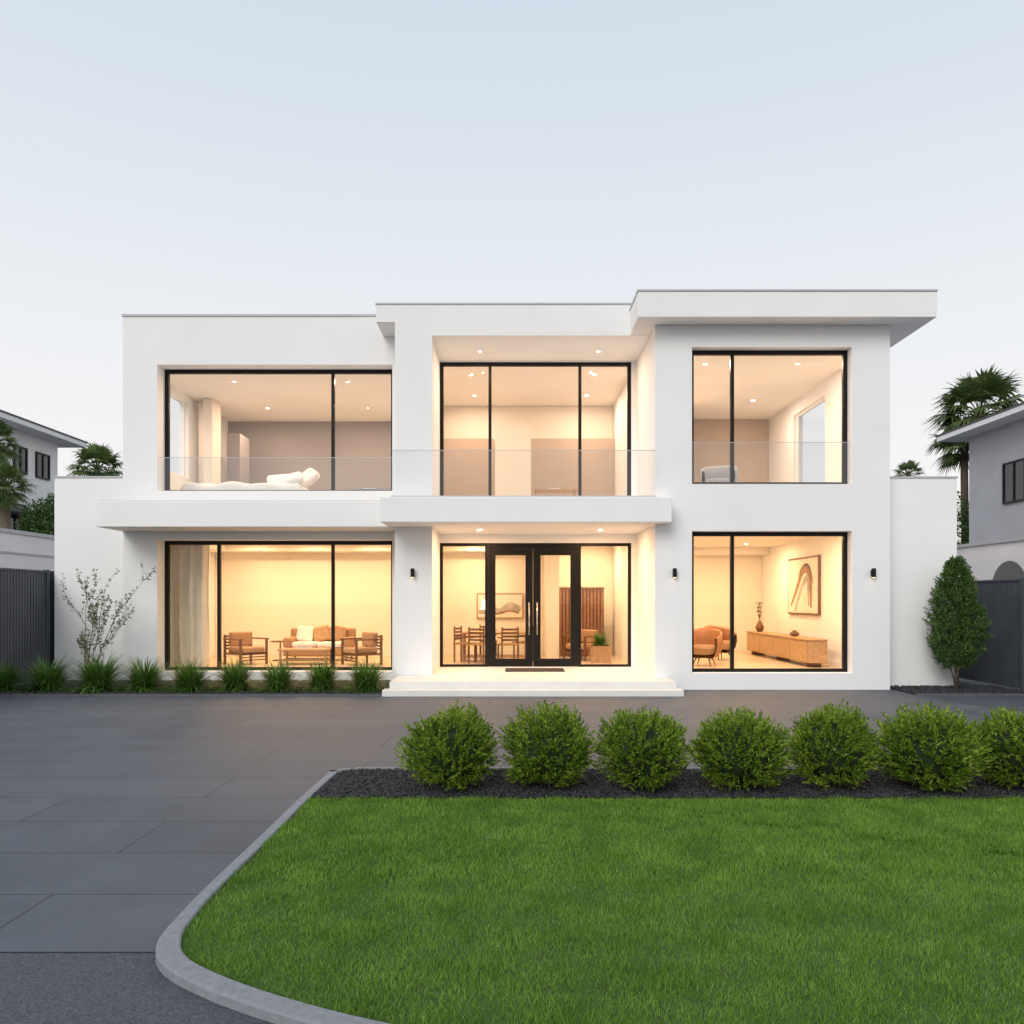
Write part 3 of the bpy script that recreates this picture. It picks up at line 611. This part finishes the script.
# ---------------------------------------------------------------- neighbours
def neighbour(name,x0,x1,y0,y1,ze,m,face,wins,over=.8,rise=1.3):
    e=empty(name); mb=MB().box(x0,x1,y0,y1,0,ze-.2,m); mb.build('walls',e)
    X0,X1,Y0,Y1=x0-over,x1+over,y0-over,y1+over; cx,cy=(X0+X1)/2,(Y0+Y1)/2; w=(X1-X0)/2;l=(Y1-Y0)/2; rd=min(w,l)
    mb=MB().box(X0,X1,Y0,Y1,ze-.2,ze-.02,NWHITE).box(X0-.02,X1+.02,Y0-.02,Y1+.02,ze-.019,ze+.05,ROOFT)
    r0,r1=(cx,Y0+rd,ze+rise),(cx,Y1-rd,ze+rise)
    if w>l: r0,r1=(X0+rd,cy,ze+rise),(X1-rd,cy,ze+rise)
    v=[(X0,Y0,ze+.051),(X1,Y0,ze+.051),(X1,Y1,ze+.051),(X0,Y1,ze+.051),r0,r1]
    f=[(0,1,4),(1,2,5,4),(2,3,5),(3,0,4,5)] if w<=l else [(0,1,5,4),(1,2,5),(2,3,4,5),(3,0,4)]
    mb.add(v,f,ROOFT); mb.build('roof',e)
    mb=MB(); xf=x1 if face>0 else x0
    for (ya,yb,za,zb) in wins:
        a_,b_=sorted((xf+face*.003,xf+face*.03)); mb.box(a_,b_,ya,yb,za,zb,DARKG)
        a2,b2=sorted((xf+face*.002,xf+face*.07)); mb.box(a2,b2,ya-.06,ya-.001,za-.06,zb+.06,BLACK).box(a2,b2,yb+.001,yb+.06,za-.06,zb+.06,BLACK).box(a2,b2,ya,yb,zb+.001,zb+.06,BLACK).box(a2,b2,ya,yb,za-.06,za-.001,BLACK).box(a2,b2,(ya+yb)/2-.02,(ya+yb)/2+.02,za,zb,BLACK)
    mb.build('windows',e); return e
nb=neighbour('neighbour_white_house',-30,-18.8,22,33.1,8.45,NWHITE,1,[(30.2,30.9,6.7,7.6),(31.6,32.4,6.7,7.6),(28.9,29.5,6.9,7.5),(29.6,30.8,4.4,5.4)],rise=.8)
MB().box(-18.79,-17.9,27,32.6,5.0,5.15,ROOFT).build('window_awning',nb)
neighbour('neighbour_grey_house',17.2,30,20,30.1,8.1,NGREY,-1,[(26.8,27.9,5.2,6.5),(22.5,24.5,4.9,6.1)],rise=.9)
e=empty('neighbour_garage'); MB().box(-20,-13.5,12,24.6,0,3.6,NWHITE).box(-20.05,-13.45,11.95,24.65,3.601,3.70,COPING).box(-13.497,-13.47,11.95,24.6,3.05,3.1,COPING).build('garage_walls',e)
e=empty('neighbour_garage'); MB().box(12,16.4,12,22,0,3.2,NWHITE).box(11.95,16.45,11.95,22.05,3.201,3.28,COPING).build('garage_walls',e)
vs=[(11.985,20.0,1.9),(11.985,18.6,1.9)]+[(11.985,19.3+.7*math.cos(t),2.05+.7*math.sin(t)) for t in np.linspace(math.pi,0,15)]
MB().add(vs,[tuple(range(len(vs)))],DARKG).build('arched_window',e)
# ---------------------------------------------------------------- world / sun / camera
W=bpy.data.worlds.new('World'); S.world=W; W.use_nodes=True; nt=W.node_tree; bg=nt.nodes['Background']
tc=N(nt,'ShaderNodeTexCoord'); sp=N(nt,'ShaderNodeSeparateXYZ'); nt.links.new(tc.outputs['Generated'],sp.inputs[0])
r=N(nt,'ShaderNodeValToRGB'); el=r.color_ramp.elements
el[0].position=0; el[0].color=(1.0,.935,.89,1); el[1].position=1; el[1].color=(.52,.62,.75,1)
for p,c_ in ((.12,(.97,.935,.92)),(.3,(.86,.885,.915)),(.6,(.655,.745,.84))):
    x=el.new(p); x.color=(*c_,1)
nt.links.new(sp.outputs['Z'],r.inputs[0])
sky=N(nt,'ShaderNodeTexSky'); sky.sky_type='NISHITA'; sky.sun_disc=False; sky.sun_elevation=R(38); sky.sun_rotation=R(205)
sc=N(nt,'ShaderNodeVectorMath',operation='SCALE'); sc.inputs['Scale'].default_value=.004; nt.links.new(sky.outputs[0],sc.inputs[0])
ad=N(nt,'ShaderNodeVectorMath',operation='ADD'); nt.links.new(sc.outputs[0],ad.inputs[0]); nt.links.new(r.outputs[0],ad.inputs[1])
nt.links.new(ad.outputs[0],bg.inputs[0]); bg.inputs[1].default_value=.97
L=bpy.data.lights.new('sun','SUN'); L.energy=1.75; L.angle=R(35); L.color=(1,.95,.88); o=bpy.data.objects.new('sun',L); COL.objects.link(o)
az=R(205); elv=R(36); dirv=Vector((math.sin(az)*math.cos(elv),math.cos(az)*math.cos(elv),math.sin(elv))); o.rotation_euler=dirv.to_track_quat('Z','Y').to_euler()
cam=bpy.data.cameras.new('camera'); cam.lens=28.125; cam.sensor_width=36; cam.shift_y=88/1024; cam.clip_end=2000; co=bpy.data.objects.new('camera',cam); COL.objects.link(co); co.location=(0,0,1.8); co.rotation_euler=(R(90),0,0); S.camera=co
S.view_settings.view_transform='Standard'; S.view_settings.look='None'; S.view_settings.exposure=0
